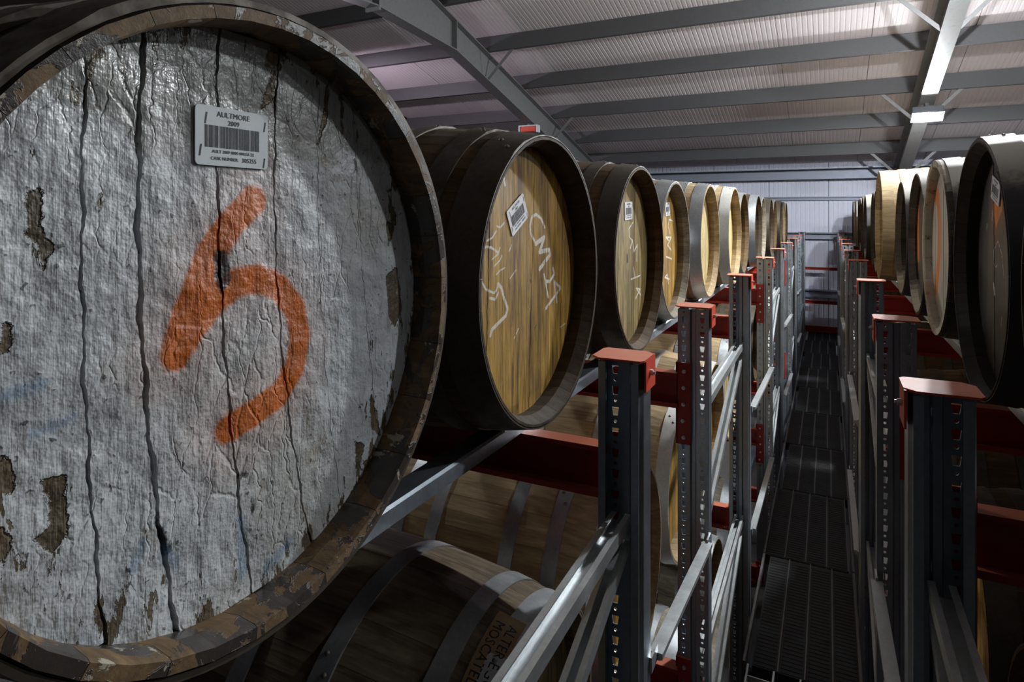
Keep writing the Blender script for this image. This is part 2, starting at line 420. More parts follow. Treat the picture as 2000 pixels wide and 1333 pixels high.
# wall rails across the far wall
def girt(i, z, h, d):
    mb = MB().prism([(WALL_Y, z), (WALL_Y, z + h), (WALL_Y - d, z + h), (WALL_Y - d, z + h - .02), (WALL_Y - .012, z + h - .012), (WALL_Y - .012, z + .012), (WALL_Y - d, z + .02), (WALL_Y - d, z)], 'x', X0, X1)
    tag(mb.obj('trim_%d' % i, M['girt']), kind='structure')
girt(1, CZ + .24, .07, .05)
girt(2, CZ - .46, .12, .10)
girt(3, CZ - 1.52, .14, .10)
girt(4, EAVE_Z - .10, .20, .22)

# purlins: lipped channels lying across the rafters
names = ['first', 'second', 'third', 'fourth', 'fifth', 'sixth', 'seventh', 'eighth', 'ninth', 'tenth', 'eleventh', 'twelfth', 'thirteenth', 'fourteenth', 'fifteenth']
pprof = lambda y, z: [(y - .035, z), (y + .035, z), (y + .035, z + .02), (y + .03, z + .02), (y + .03, z + .005), (y - .030, z + .005), (y - .030, z + ROOF_UP - .008), (y + .03, z + ROOF_UP - .008), (y + .03, z + ROOF_UP - .003), (y - .035, z + ROOF_UP - .003)]
py = [WALL_Y - .95 - 1.10 * k for k in range(7)]
for k, y in enumerate(py):
    o = MB().prism(pprof(y, zpur(y)), 'x', X0, X1).obj('roof_purlin', M['purlin'])
    tag(o, 'grey steel roof purlin running crosswise, %s one up from the far wall' % names[k], 'purlin', 'roof purlins')
for k in range(6):
    y = RIDGE_Y - .5 - 1.10 * k
    o = MB().prism(pprof(y, zpur(y)), 'x', X0, X1).obj('roof_purlin', M['purlin'])
    tag(o, 'roof purlin on the near slope overhead, %s one down from the ridge' % names[k], 'purlin', 'roof purlins')

# rafters: I beams with haunch at the ridge, stays up to the purlins
RD = 0.38
def rafter(x, label, posts=True):
    root = empty('roof_rafter', (x, WALL_Y - .25, 0)); tag(root, label, 'rafter', 'steel portal rafters')
    oy = -(WALL_Y - .25)
    def seg(name, ya, yb, dep_a, dep_b, fl=.082):
        za, zb = zpur(ya), zpur(yb)
        mb = MB()
        for s_, (u0, u1) in (('top', (0, -.014)),):
            mb.prism([(ya, za - .002), (yb, zb - .002), (yb, zb - .016), (ya, za - .016)], 'x', -fl, fl)
        mb.prism([(ya, za - .016), (yb, zb - .016), (yb, zb - dep_b + .014), (ya, za - dep_a + .014)], 'x', -.006, .006)
        link(name, mb.mesh(name, M['steel_grey']), root, (0, oy, 0))
        fb = MB().prism([(ya, za - dep_a + .014), (yb, zb - dep_b + .014), (yb, zb - dep_b), (ya, za - dep_a)], 'x', -fl, fl)
        link('bottom_flange', fb.mesh('bottom_flange', M['steel_grey']), root, (0, oy, 0))
    seg('web', RIDGE_Y + 1.5, WALL_Y - .1, RD, RD)
    seg('haunch', RIDGE_Y + .01, RIDGE_Y + 1.5, RD + .30, RD)
    seg('haunch', RIDGE_Y - .01, RIDGE_Y - 1.5, RD + .30, RD)
    seg('web', RIDGE_Y - 1.5, NEAR_Y + .1, RD, RD)
    ep = MB().box(-.09, .09, RIDGE_Y - .012, RIDGE_Y + .012, zpur(RIDGE_Y) - RD - .34, zpur(RIDGE_Y))
    link('end_plate', ep.mesh('end_plate', M['steel_grey']), root, (0, oy, 0))
    st = MB().box(-.08, .08, -.006, .006, -RD, -.01)
    link('stiffener', st.mesh('stiffener', M['steel_grey']), root, (0, oy + RIDGE_Y + 1.5, zpur(RIDGE_Y + 1.5)))
    for k in (0, 2, 4):
        y = py[k]; z = zpur(y)
        for s_ in (-1, 1):
            q = MB().sweep([(-.02, -.003), (.02, -.003), (.02, .003), (-.02, .003)], (s_ * .075, oy + y, z - RD + .02), (s_ * .48, oy + y, z + .05), up=(0, 1, 0))
            link('stay', q.mesh('stay', M['steel_grey']), root)
    if posts:
        col = MB().box(-.09, .09, WALL_Y - .25, WALL_Y - .235, 0, zpur(WALL_Y - .3)).box(-.09, .09, WALL_Y - .02, WALL_Y - .005, 0, zpur(WALL_Y)).box(-.006, .006, WALL_Y - .235, WALL_Y - .02, 0, zpur(WALL_Y))
        link('column', col.mesh('column', M['steel_grey']), root, (0, oy, 0))
RX_L, RX_R = -4.15, 1.06
rafter(RX_L, 'grey steel roof rafter sloping over the left row of casks')
rafter(RX_R, 'pale grey steel roof rafter carrying the lit lamp above the aisle')

# lamps: bulkhead fittings on brackets under the rafters
hb = [(-.15, -.10), (.15, -.10), (.16, -.09), (.16, .09), (.15, .10), (-.15, .10), (-.16, .09), (-.16, -.09)]
def lamp(x, y, label, down=0.05, under=RD, p=1.0, col=LAMP_COL, tilt=0.0):
    z = zpur(y) - under - down
    root = empty('ceiling_lamp', (x, y, z)); tag(root, label, 'lamp', 'lamps under the rafters')
    root.rotation_euler.x = tilt
    MB().box(-.02, .02, -.04, .04, -.005, down).obj('bracket', M['housing'], root)
    bevel(MB().prism(hb, 'z', -.085, -.005).obj('housing', M['housing'], root), .01)
    vs = []; fs = []                                   # shallow domed lens
    nx, ny = 12, 8
    for j in range(ny + 1):
        for i in range(nx + 1):
            a, b = 2 * i / nx - 1, 2 * j / ny - 1
            vs.append((a * .145, b * .088, -.086 - .050 * (1 - a ** 4) * (1 - b ** 4)))
    for j in range(ny):
        for i in range(nx): q = j * (nx + 1) + i; fs.append((q, q + nx + 1, q + nx + 2, q + 1))
    link('lens', mesh('lens', vs, fs, M['lens'], True), root)
    MB().box(-.165, .165, -.105, -.095, -.100, -.080).box(-.165, .165, .095, .105, -.100, -.080).box(-.165, -.155, -.095, .095, -.100, -.080).box(.155, .165, -.095, .095, -.100, -.080).obj('rim', M['housing'], root)
    ld = bpy.data.lights.new('lamp_light', 'AREA'); ld.shape = 'RECTANGLE'; ld.size = .28; ld.size_y = .17
    ld.energy = LAMP_W * p; ld.color = col
    lo = bpy.data.objects.new('lamp_light', ld); COL.objects.link(lo); lo.parent = root; lo.location = (0, 0, -.128)
    pd = bpy.data.lights.new('lamp_glow', 'POINT'); pd.shadow_soft_size = .028; pd.energy = GLOW_W * p; pd.color = col
    po = bpy.data.objects.new('lamp_glow', pd); COL.objects.link(po); po.parent = root; po.location = (0, 0, -.152)
lamp(RX_R, 9.05, 'lit white lamp hanging under the pale rafter above the aisle', down=.09, p=1.8, tilt=-.45)
lamp(3.0, 3.6, 'lamp near the ridge to the right of the aisle', under=0, p=1.15)
lamp(RX_R, 5.5, 'lamp under the ridge end of the pale rafter, above the aisle', under=.66, p=3.2)
lamp(5.2, 0.2, 'added fill lamp on the near roof slope far to the right of the aisle', under=0, p=0.15)  # unseen lamp added to fill the white cask from the front
lamp(-6.2, 6.5, 'lamp at the left gable behind the white painted cask', under=0, down=.45, p=0.95, col=(0.97, 0.82, 1.0))
lamp(RX_L, 3.0, 'lamp under the left rafter on the near roof slope', p=0.6)
lamp(6.3, 9.05, 'lamp far to the right of the aisle near the far wall', under=0, p=1.2)
# small red beacon in a pale frame under the left rafter
bx, by = RX_L, 8.85; bz = zpur(by) - RD
root = empty('alarm_beacon', (bx, by, bz - .13)); tag(root, 'small red beacon in a pale frame under the left rafter', 'beacon')
bevel(MB().box(-.13, .13, -.05, .05, .0, .10).obj('body', M['orange'], root), .012)
bevel(MB().box(-.16, .16, -.058, .058, .085, .105).obj('frame', M['label'], root), .006)
MB().box(-.16, -.14, -.055, .055, -.01, .09).box(.14, .16, -.055, .055, -.01, .09).obj('guard', M['label'], root)
MB().box(-.02, .02, -.03, .03, .10, .13).obj('bracket', M['housing'], root)

# ------------------------------------------------------------------ walkway between the racks
WZ = CZ - 2.10
def walkway():
    xa, xb = -.355, .130
    ys = [1.05, 3.12, 4.18, 5.24, 6.30, 7.36, 8.42, 9.48, 10.54, 11.60, 12.70]
    wid = (xb - xa - .03) / 4
    pl = {}
    for k in range(len(ys) - 1):
        y0, y1 = ys[k], ys[k + 1]
        root = empty('walkway_panel', ((xa + xb) / 2, (y0 + y1) / 2, WZ - .04))
        lab = 'bright open steel grating panel at the near end of the aisle walkway' if k == 0 else 'dark steel walkway panel between the racks, %s beyond the open grating' % names[k - 1]
        tag(root, lab, 'walkway', 'aisle walkway panels')
        L = y1 - y0 - .012
        if k == 0:
            mb = MB()
            for j in range(int(L / .045)):
                mb.box(xa + .02, xb - .02, -L / 2 + j * .045, -L / 2 + j * .045 + .005, .012, .040)
            link('cross_bars', mb.mesh('cross_bars', M['galv_lt']), root, (-(xa + xb) / 2, 0, 0))['kind'] = 'stuff'
            for j in range(5):
                x = xa + .02 + j * (xb - xa - .04) / 4 - (xa + xb) / 2
                MB().box(x - .004, x + .004, -L / 2, L / 2, .010, .043).obj('bearing_bar', M['galv_lt'], root)
        else:
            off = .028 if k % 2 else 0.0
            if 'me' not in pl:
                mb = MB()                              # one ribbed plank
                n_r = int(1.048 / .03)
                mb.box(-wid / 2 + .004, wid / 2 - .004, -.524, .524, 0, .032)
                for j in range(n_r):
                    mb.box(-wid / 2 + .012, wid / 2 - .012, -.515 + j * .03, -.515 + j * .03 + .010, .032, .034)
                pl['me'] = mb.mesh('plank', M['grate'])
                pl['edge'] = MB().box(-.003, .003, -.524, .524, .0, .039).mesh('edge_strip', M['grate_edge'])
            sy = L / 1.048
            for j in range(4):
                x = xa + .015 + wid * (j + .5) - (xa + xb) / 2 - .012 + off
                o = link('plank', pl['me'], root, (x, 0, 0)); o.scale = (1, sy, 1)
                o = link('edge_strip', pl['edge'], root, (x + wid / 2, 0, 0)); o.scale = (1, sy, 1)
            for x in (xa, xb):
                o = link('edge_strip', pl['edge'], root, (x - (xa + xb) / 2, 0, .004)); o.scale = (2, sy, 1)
        MB().box(xa - (xa + xb) / 2, xb - (xa + xb) / 2, -L / 2, -L / 2 + .03, -.03, .0).obj('bearer', M['grate'], root)
    # red kick board at the far end and the two red ties across the aisle
walkway()
def tie(z, h, label, name, y=12.42):
    o = MB().prism([(y, z), (y, z + h), (y - .045, z + h), (y - .045, z + h - .012), (y - .012, z + h - .012), (y - .012, z + .012), (y - .045, z + .012), (y - .045, z)], 'x', -.38, .14).obj(name, M['red'])
    tag(o, label, 'beam')
tie(WZ + .0, .11, 'dark red kick board across the far end of the walkway', 'kick_board')
tie(CZ - 1.00, .05, 'upper thin red bar tying the racks together at the aisle end', 'tie_bar')
tie(CZ - 1.60, .06, 'lower red bar tying the racks together at the aisle end', 'tie_bar')

# ------------------------------------------------------------------ racking
PX_L, PX_R = -.425, .187
CAP_Z = CZ - .328
BEAM_Z = [CZ - .56, CZ - 1.60, CZ - 2.62]        # tops of the beams
BEAM_H = .122
PWD, PDP = .104, .082                             # upright: width, depth
def upright_mesh():
    """omega section; the perforated face is at y = -PDP/2 (towards -Y), open at the back"""
    h = CAP_Z - .01; hw = PWD / 2; yf = -PDP / 2; yb = PDP / 2
    v = []; f = []
    def quad(a, b, c, d):
        k = len(v); v.extend([a, b, c, d]); f.append((k, k + 1, k + 2, k + 3))
    def wall(p, q): quad((p[0], p[1], 0), (q[0], q[1], 0), (q[0], q[1], h), (p[0], p[1], h))
    g = .011                                       # half width of the groove
    wall((-g, yf), (-g * .6, yf + .014)); wall((-g * .6, yf + .014), (g * .6, yf + .014)); wall((g * .6, yf + .014), (g, yf))
    for s in (-1, 1):
        wall((s * hw, yf), (s * hw, yb - .022)); wall((s * hw, yb - .022), (s * (hw - .006), yb - .014)); wall((s * (hw - .006), yb - .014), (s * (hw - .006), yb)); wall((s * (hw - .006), yb), (s * (hw - .022), yb))
        xa, xb = sorted((s * g, s * hw)); xc = (xa + xb) / 2
        pit = .05; z0 = h - int((h - .02) / pit) * pit
        quad((xa, yf, 0), (xb, yf, 0), (xb, yf, z0), (xa, yf, z0))
        z = z0
        while z < h - 1e-6:
            for kind, za, zb in (('t', z, z + .030), ('r', z + .030, z + .050)):
                o = [(xa, za), (xb, za), (xb, zb), (xa, zb)]
                if kind == 't':
                    q = [(xc - .0055, za + .004), (xc + .0055, za + .004), (xc + .0085, zb - .006), (xc - .0085, zb - .006)]
                    idx = [(0, 0), (1, 1), (2, 2), (3, 3)]
                    ring = q; k = len(v); v.extend([(x, yf, zz) for x, zz in o + q])
                    for i in range(4): j = (i + 1) % 4; f.append((k + i, k + j, k + 4 + j, k + 4 + i))
                else:
                    zc = (za + zb) / 2; r = .0042; m = 8
                    q = [(xc + r * math.cos(-3 * PI / 4 + i * PI / 4), zc + r * math.sin(-3 * PI / 4 + i * PI / 4)) for i in range(m)]
                    k = len(v); v.extend([(x, yf, zz) for x, zz in o + q])
                    for i in range(4):
                        j = (i + 1) % 4
                        f.append((k + i, k + j, k + 4 + (2 * i + 2) % 8, k + 4 + 2 * i + 1, k + 4 + 2 * i))
            z += pit
    me = mesh('upright', v, f, M['galv'])
    bm = bmesh.new(); bm.from_mesh(me); bmesh.ops.remove_doubles(bm, verts=bm.verts, dist=1e-5); bmesh.ops.recalc_face_normals(bm, faces=bm.faces); bm.to_mesh(me); bm.free()
    return me
UP = upright_mesh()
hx, hy, ch = .062, .056, .020
cap_poly = [(-hx + ch, -hy), (hx - ch * .4, -hy), (hx, -hy + ch * .6), (hx, hy - ch), (hx - ch, hy), (-hx + ch * .4, hy), (-hx, hy - ch * .6), (-hx, -hy + ch)]
CAPM = MB().prism(cap_poly, 'z', 0, .004).mesh('cap', M['orange'])
TABM = MB().box(.0, .004, -.040, .042, -.070, .002).mesh('cap_tab', M['orange'])
def bolt_mesh(r=.007, l=.012):
    mb = MB(); hexp = [(r * math.cos(i * PI / 3), r * math.sin(i * PI / 3)) for i in range(6)]
    mb.prism(hexp, 'x', 0, l * .6); mb.prism([(a * .55, b * .55) for a, b in hexp], 'x', l * .6, l)
    return mb.mesh('bolt', M['galv_lt'])
BOLT = bolt_mesh()
FOOT = MB().box(-.08, .08, -.07, .07, 0, .008).mesh('foot_plate', M['galv'])
# C channel outline of a brace
def cprof(wd, dp, t=.003): return [(-wd / 2, -dp / 2), (wd / 2, -dp / 2), (wd / 2, dp / 2), (wd / 2 - t * 4, dp / 2), (wd / 2 - t * 4, dp / 2 - t), (wd / 2 - t, dp / 2 - t), (wd / 2 - t, -dp / 2 + t), (-wd / 2 + t, -dp / 2 + t), (-wd / 2 + t, dp / 2 - t), (-wd / 2 + t * 4, dp / 2 - t), (-wd / 2 + t * 4, dp / 2), (-wd / 2, dp / 2)]
def upright(root, px, y, faces, aisle, base):
    """faces -1: perforated face to -Y; +1: to +Y. aisle: +1 or -1, the side on which the aisle lies"""
    o = link('upright', UP, root, (px - base[0], y - base[1], 0), (0, 0, 0 if faces < 0 else PI))
    s_ = o.modifiers.new('sheet', 'SOLIDIFY'); s_.thickness = .0025; s_.offset = 0
    c = link('cap', CAPM, root, (px - base[0], y - base[1], CAP_Z - .002), (0, 0, 0 if aisle > 0 else PI))
    t_ = link('tab', TABM, c, (hx - .004, .008, 0)); 
    link('bolt', BOLT, c, (hx, .004, -.032))
    link('foot_plate', FOOT, root, (px - base[0], y - base[1], 0))
POST_Y = [.16, 1.42, 2.30, 3.56, 5.05, 6.37, 7.76, 9.08, 10.40, 12.36]
def frames(px, aisle, side):
    for k in range(0, len(POST_Y), 2):
        ya, yb = POST_Y[k], POST_Y[k + 1]
        base = (px, (ya + yb) / 2)
        root = empty('rack_frame', (px, (ya + yb) / 2, 0))
        where = ['nearest the camera', 'second from the camera', 'third from the camera', 'fourth from the camera', 'at the far wall'][k // 2]
        tag(root, 'galvanised rack frame with orange caps %s of the aisle, %s' % (side, where), 'rack frame', 'upright rack frames')
        upright(root, px, ya, -1, aisle, base); upright(root, px, yb, +1, aisle, base)
        y0, y1 = ya - base[1] + .03, yb - base[1] - .02
        for z in (CZ - .70, CZ - 1.62):
            zz = z
            q = MB().sweep(cprof(.045, .030), (0, y1, zz), (0, y0, zz - .02)); q.obj('brace', M['galv_lt'], root)
            q = MB().sweep(cprof(.040, .028), (0, y1, zz - .055), (0, y0, zz - .52)); q.obj('brace', M['galv_lt'], root)
        for z in (CZ - .70, CZ - 1.62):
            link('bolt', BOLT, root, (.02, y1 - .01, z - .03), (0, 0, -PI / 2))
    for k in range(1, len(POST_Y) - 1, 2):
        ya, yb = POST_Y[k], POST_Y[k + 1]
        xx = px + aisle * (PWD / 2 + .004)
        for z, wd in ((CZ - 1.10, 'upper'), (CZ - 1.76, 'lower')):
            p0 = Vector((xx, ya + .03, z + .05)); p1 = Vector((xx, yb - .03, z - .03))
            root = empty('frame_spacer', (xx, (ya + yb) / 2, z))
            tag(root, '%s grey steel spacer bar joining the %s and %s frames %s of the aisle' % (wd, names[k // 2], names[k // 2 + 1], side), 'spacer bar', 'spacer bars between frames')
            b0 = Vector(root.location)
            q = MB().sweep([(-.004, -.016), (.010, -.016), (.013, -.008), (.013, .008), (.010, .016), (-.004, .016)], p0 + Vector((0, .05, -.004)) - b0, p1 + Vector((0, -.05, .004)) - b0, up=(1, 0, 0)); q.obj('bar', M['galv_lt'], root)
            for p, dd in ((p0, .055), (p1, -.055)):
                c = p - b0
                MB().box(c.x - .003, c.x + .003, min(c.y, c.y + dd), max(c.y, c.y + dd), c.z - .018, c.z + .018).obj('end_tab', M['galv_lt'], root)
frames(PX_L, 1, 'left')
frames(PX_R, -1, 'right')

# beams running away from the aisle at every upright; cradle rails laid over them
def beams(px, aisle, side):
    back = px - aisle * 1.42
    for lv, zt in enumerate(BEAM_Z):
        for k, yp in enumerate(POST_Y):
            if k == 0: continue
            if lv == 2 and k > 5: continue
            faces = -1 if k % 2 == 0 else 1
            yb = yp + faces * (PDP / 2 + .006)
            root = empty('rack_beam', ((px + back) / 2, yb, zt - BEAM_H))
            lvn = ['top tier', 'middle tier', 'bottom tier'][lv]
            tag(root, 'red steel rack beam %s of the aisle, %s, at the %s upright from the camera' % (side, lvn, names[k - 1]), 'beam', 'red rack beams')
            xa = px - aisle * (PWD / 2 - .004); xb = back
            x0, x1 = sorted((xa, xb)); cx = (px + back) / 2
            fy = .050
            yo = -.006
            # channel with the flanges towards -Y
            mb = MB().prism([(fy / 2, 0), (fy / 2, BEAM_H), (-fy / 2, BEAM_H), (-fy / 2, BEAM_H - .012), (-fy / 2 + .004, BEAM_H - .012), (-fy / 2 + .004, BEAM_H - .004), (fy / 2 - .004, BEAM_H - .004), (fy / 2 - .004, .004), (-fy / 2 + .004, .004), (-fy / 2 + .004, .014), (-fy / 2, .014), (-fy / 2, 0)], 'x', x0 - cx, x1 - cx)
            mb.obj('channel', M['red'], root)
            # connector plate over one strip of perforations
            sx = px - aisle * .031 - cx
            pm = MB().box(sx - .024, sx + .024, -.003, .003, -.13, BEAM_H + .035)
            ex = px - aisle * (PWD / 2 + .003) - cx
            pm.box(ex - .003, ex + .003, -faces * .045 if faces > 0 else -.003, .003 if faces > 0 else .045, -.13, BEAM_H + .035)
            pm.obj('connector', M['red'], root)
            if k < 5:
                for j in range(5):
                    link('bolt', BOLT, root, (sx + random.uniform(-.004, .004), faces * .003, -.105 + j * .058), (0, 0, faces * PI / 2))
        for j, xr in enumerate((px - aisle * .275, px - aisle * .96)):
            if lv == 2 and j == 1: continue
            zz = zt
            root = empty('cradle_rail', (xr, 6.2, zz))
            tag(root, 'galvanised cradle rail carrying the casks %s of the aisle, %s, %s' % (side, ['top tier', 'middle tier', 'bottom tier'][lv], ['near the cask fronts', 'near the cask backs'][j]), 'rail', 'cradle rails')
            a = -aisle
            mb = MB().prism([(0, 0), (a * .006, .026), (a * .010, .032), (a * .060, .032), (a * .064, .026), (a * .064, 0), (a * .060, 0), (a * .058, .028), (a * .012, .028), (a * .004, 0)], 'y', -6.0, 6.2)
            mb.obj('rail', M['galv'], root)
            for yp in POST_Y[1:6]:
                link('bolt', BOLT, root, (a * .03, yp - 6.2, .030), (0, -PI / 2, 0))
beams(PX_L, 1, 'left')
beams(PX_R, -1, 'right')

# ------------------------------------------------------------------ casks
LBL = (0.100, 0.067)
def label_meshes():
    hw, hh, r = LBL[0] / 2, LBL[1] / 2, .005
    poly = []
    for cx, cy, a0 in ((hw - r, hh - r, 0), (-hw + r, hh - r, PI / 2), (-hw + r, -hh + r, PI), (hw - r, -hh + r, 3 * PI / 2)):
        poly += [(cx + r * math.cos(a0 + i * PI / 6), cy + r * math.sin(a0 + i * PI / 6)) for i in range(4)]
    plate = MB().prism(poly, 'x', 0, .0016).mesh('barcode_label', M['label'])
    plate2 = MB().prism(poly, 'x', 0, .0016).mesh('barcode_label', M['label_bright'])
    e = .0019
    bars = MB(); rr = random.Random(5); x = -.038
    while x < .036:
        wd = rr.choice((.0006, .0010, .0010, .0016, .0024)); bars.add([(e, x, -.013), (e, x + wd, -.013), (e, x + wd, .012), (e, x, .012)], [(0, 1, 2, 3)])
        x += wd + rr.choice((.0006, .0008, .0012))
    bars_me = mesh('barcode', bars.v, bars.f, M['ink'])
    let = MB()
    def put(body, size, cy, cx=0.0):
        vs, fs = text_geo(body, size); let.add([(e, v.x + cx, v.y + cy) for v in vs], fs)
    def fat(body, size, cy, cx=0.0):
        for d in (-.0002, .0002): put(body, size, cy, cx + d)
    fat('AULTMORE', .0088, .0225); fat('2009', .0080, .0140)
    fat('AULT 2009 0000 000255 22', .0050, -.0190); fat('CASK NUMBER:', .0054, -.0270, -.012); fat('305255', .0072, -.0275, .022)
    for cx, cy, l in ((-.037, .0195, .013), (.045, .0185, .012), (-.044, -.017, .013), (.044, -.026, .012)):
        let.add([(e, cx - .0016, cy - l / 2), (e, cx + .0002, cy - l / 2), (e, cx + .0022, cy + l / 2), (e, cx + .0002, cy + l / 2)], [(0, 1, 2, 3)])
    return plate, plate2, bars_me, mesh('lettering', let.v, let.f, M['ink'])
L_PLATE, L_PLATE2, L_BARS, L_TEXT = label_meshes()

def seg_dist(P, poly, closed=False):
    d = np.full(len(P), 1e3); n = len(poly)
    for i in range(n if closed else n - 1):
        a = np.array(poly[i]); b = np.array(poly[(i + 1) % n]); ab = b - a
        t = np.clip(((P - a) @ ab) / max(ab @ ab, 1e-9), 0, 1)
        d = np.minimum(d, np.hypot(*(P - a - t[:, None] * ab).T))
    return d
def poly_sd(P, poly):
    d = seg_dist(P, poly, True); ins = np.zeros(len(P), bool); n = len(poly)
    for i in range(n):
        (x0, y0), (x1, y1) = poly[i], poly[(i + 1) % n]
        if y0 == y1: continue
        c = ((y0 > P[:, 1]) != (y1 > P[:, 1])) & (P[:, 0] < (x1 - x0) * (P[:, 1] - y0) / (y1 - y0) + x0)
        ins ^= c
    return np.where(ins, -d, d)
def field(P, marks):
    """marks: list of (kind, points, width); kind 'line' or 'area'. distance to the nearest mark's edge"""
    d = np.full(len(P), 0.5)
    for kind, pts, wd in marks:
        d = np.minimum(d, seg_dist(P, pts) - wd if kind == 'line' else poly_sd(P, pts) - wd)
    return d

RIVET = None
def rivet_mesh():
    v = [(0, 0, .0045)]; f = []
    for r, z in ((.004, .0035), (.0065, .0)):
        v += [(r * math.cos(i * PI / 4), r * math.sin(i * PI / 4), z) for i in range(8)]
    f = [(0, 1 + i, 1 + (i + 1) % 8) for i in range(8)] + [(1 + i, 9 + i, 9 + (i + 1) % 8, 1 + (i + 1) % 8) for i in range(8)]
    return mesh('rivet', v, f, M['rivet'], True)
RIVET = rivet_mesh()

def stave_mesh(name, prof, tip, ang, mat, th, seg=2, outer=None):
    """one stave centred on angle 0 about the X axis; prof = [(x, r_outer)] from the head backwards"""
    v = []; f = []
    na = seg + 1; m = 2 * na
    gap = .0004
    for i, (x, ro) in enumerate(prof):
        t_ = th
        ri = ro - t_
        if i == 0: ri = ro - t_ * tip
        if i == 1: ri = ro - t_ * min(1.0, tip + .2)
        for k in range(na):
            a = -ang / 2 + ang * k / seg; a -= math.copysign(gap / ro, a) if a else 0
            v.append((x, ro * math.sin(a), ro * math.cos(a)))
        for k in range(na):
            a = ang / 2 - ang * k / seg; a -= math.copysign(gap / ro, a) if a else 0
            v.append((x, ri * math.sin(a), ri * math.cos(a)))
    for i in range(len(prof) - 1):
        for k in range(m):
            f.append((i * m + k, i * m + (k + 1) % m, (i + 1) * m + (k + 1) % m, (i + 1) * m + k))
    f += [tuple(range(m))[::-1], tuple(range((len(prof) - 1) * m, len(prof) * m))]
    me = mesh(name, v, f, mat)
    if outer:
        me.materials.append(outer)
        for q in range((len(prof) - 1) * m):
            if q % m < seg: me.polygons[q].material_index = 1
    bm = bmesh.new(); bm.from_mesh(me); bmesh.ops.recalc_face_normals(bm, faces=bm.faces); bm.to_mesh(me); bm.free()
    return me

def ring_mesh(name, rf, xa, xb, th, mat, seg=72, over=None):
    """band round the cask between xa and xb (xa nearer the head), with a lapped end of angle 'over'"""
    v = []; f = []
    for i in range(seg):
        a = 2 * PI * i / seg
        e = .0028 if over and (a < over) else 0.0
        for x, d in ((xa, 0), (xa, th), (xb, th), (xb, 0)):
            r = rf(x) + d + (e if d else 0)
            v.append((x, r * math.sin(a), r * math.cos(a)))
    for i in range(seg):
        j = (i + 1) % seg
        for k in range(4): f.append((i * 4 + k, i * 4 + (k + 1) % 4, j * 4 + (k + 1) % 4, j * 4 + k))
    me = mesh(name, v, f, mat)
    bm = bmesh.new(); bm.from_mesh(me); bmesh.ops.recalc_face_normals(bm, faces=bm.faces); bm.to_mesh(me); bm.free()
    me.shade_smooth(); me.set_sharp_from_angle(angle=math.radians(35))
    return me

def head_boards(root, loc, R, x, lines, step, mat, marks, gaps, th=.022, wob=.0012, rs=1):
    """boards of a cask head in the local plane (y, z); lines = [(a, b)]: board joints y = a + b z, in order"""
    rr = np.random.RandomState(rs)
    zs_all = np.linspace(-R, R, max(12, int(2 * R / step)))
    L = [None] + list(lines) + [None]; G = [0] + list(gaps) + [0]
    ph = rr.uniform(0, 6.28, (len(L), 4))
    def joint(i, z):
        a, b = L[i][0], L[i][1]; q = L[i][2] if len(L[i]) > 2 else 0
        return a + b * z + q * z * z + wob * (np.sin(z * 60 + ph[i, 0]) + .7 * np.sin(z * 143 + ph[i, 1]) + .4 * np.sin(z * 410 + ph[i, 2]))
    for i in range(len(L) - 1):
        rows = []
        for z in zs_all:
            c = math.sqrt(max(R * R - z * z, 0))
            gl = G[i] * (0.6 + .5 * math.sin(z * 37 + ph[i, 3]) ** 2) / 2
            gr = G[i + 1] * (0.6 + .5 * math.sin(z * 37 + ph[i + 1, 3]) ** 2) / 2
            lo = -c if L[i] is None else max(-c, joint(i, z) + gl)
            hi = c if L[i + 1] is None else min(c, joint(i + 1, z) - gr)
            if hi - lo > .002: rows.append((z, lo, hi))
        if len(rows) < 3: continue
        wmax = max(h - l for _, l, h in rows); nc = max(2, int(wmax / step))
        P = np.array([(l + (h - l) * k / nc, z) for z, l, h in rows for k in range(nc + 1)])
        n = nc + 1; nr = len(rows)
        tilt = rr.uniform(-.0008, .0008)
        vs = [(x + tilt, p[0], p[1]) for p in P]
        fs = [(j * n + k, j * n + k + 1, (j + 1) * n + k + 1, (j + 1) * n + k) for j in range(nr - 1) for k in range(nc)]
        # rim of the board: straight back to its rear face
        rim = [k for k in range(n)] + [j * n + nc for j in range(1, nr)] + [(nr - 1) * n + k for k in range(nc - 1, -1, -1)] + [j * n for j in range(nr - 2, 0, -1)]
        k0 = len(vs); vs += [(x + tilt - th, vs[q][1], vs[q][2]) for q in rim]
        m = len(rim)
        fs += [(rim[(q + 1) % m], rim[q], k0 + q, k0 + (q + 1) % m) for q in range(m)]
        fs.append(tuple(range(k0, k0 + m))[::-1])
        me = mesh('head_board', vs, fs, mat)
        Pall = np.array([(q[1], q[2]) for q in vs])
        data = {k: field(Pall, marks.get(k, [])) for k in ('chalk', 'orange', 'bare', 'knot', 'blue')}
        data['rim'] = np.clip((np.hypot(*Pall.T) / R - .55) / .45, 0, 1)
        data['wet'] = np.clip((Pall[:, 1] - .14) / .12, 0, 1)
        for k, d in data.items():
            at = me.attributes.new(k, 'FLOAT', 'POINT'); at.data.foreach_set('value', d.astype(np.float32))
        link('head_board', me, root, loc)

def put_label(root, loc, x, c, ang, tilt_mat=None):
    pl = link('barcode_label', tilt_mat or L_PLATE, root, (loc[0] + x, loc[1] + c[0], loc[2] + c[1]), (ang, 0, 0))
    pl['label'] = 'white printed barcode label'
    link('barcode', L_BARS, pl)['kind'] = 'stuff'; link('lettering', L_TEXT, pl)['kind'] = 'stuff'
    return pl

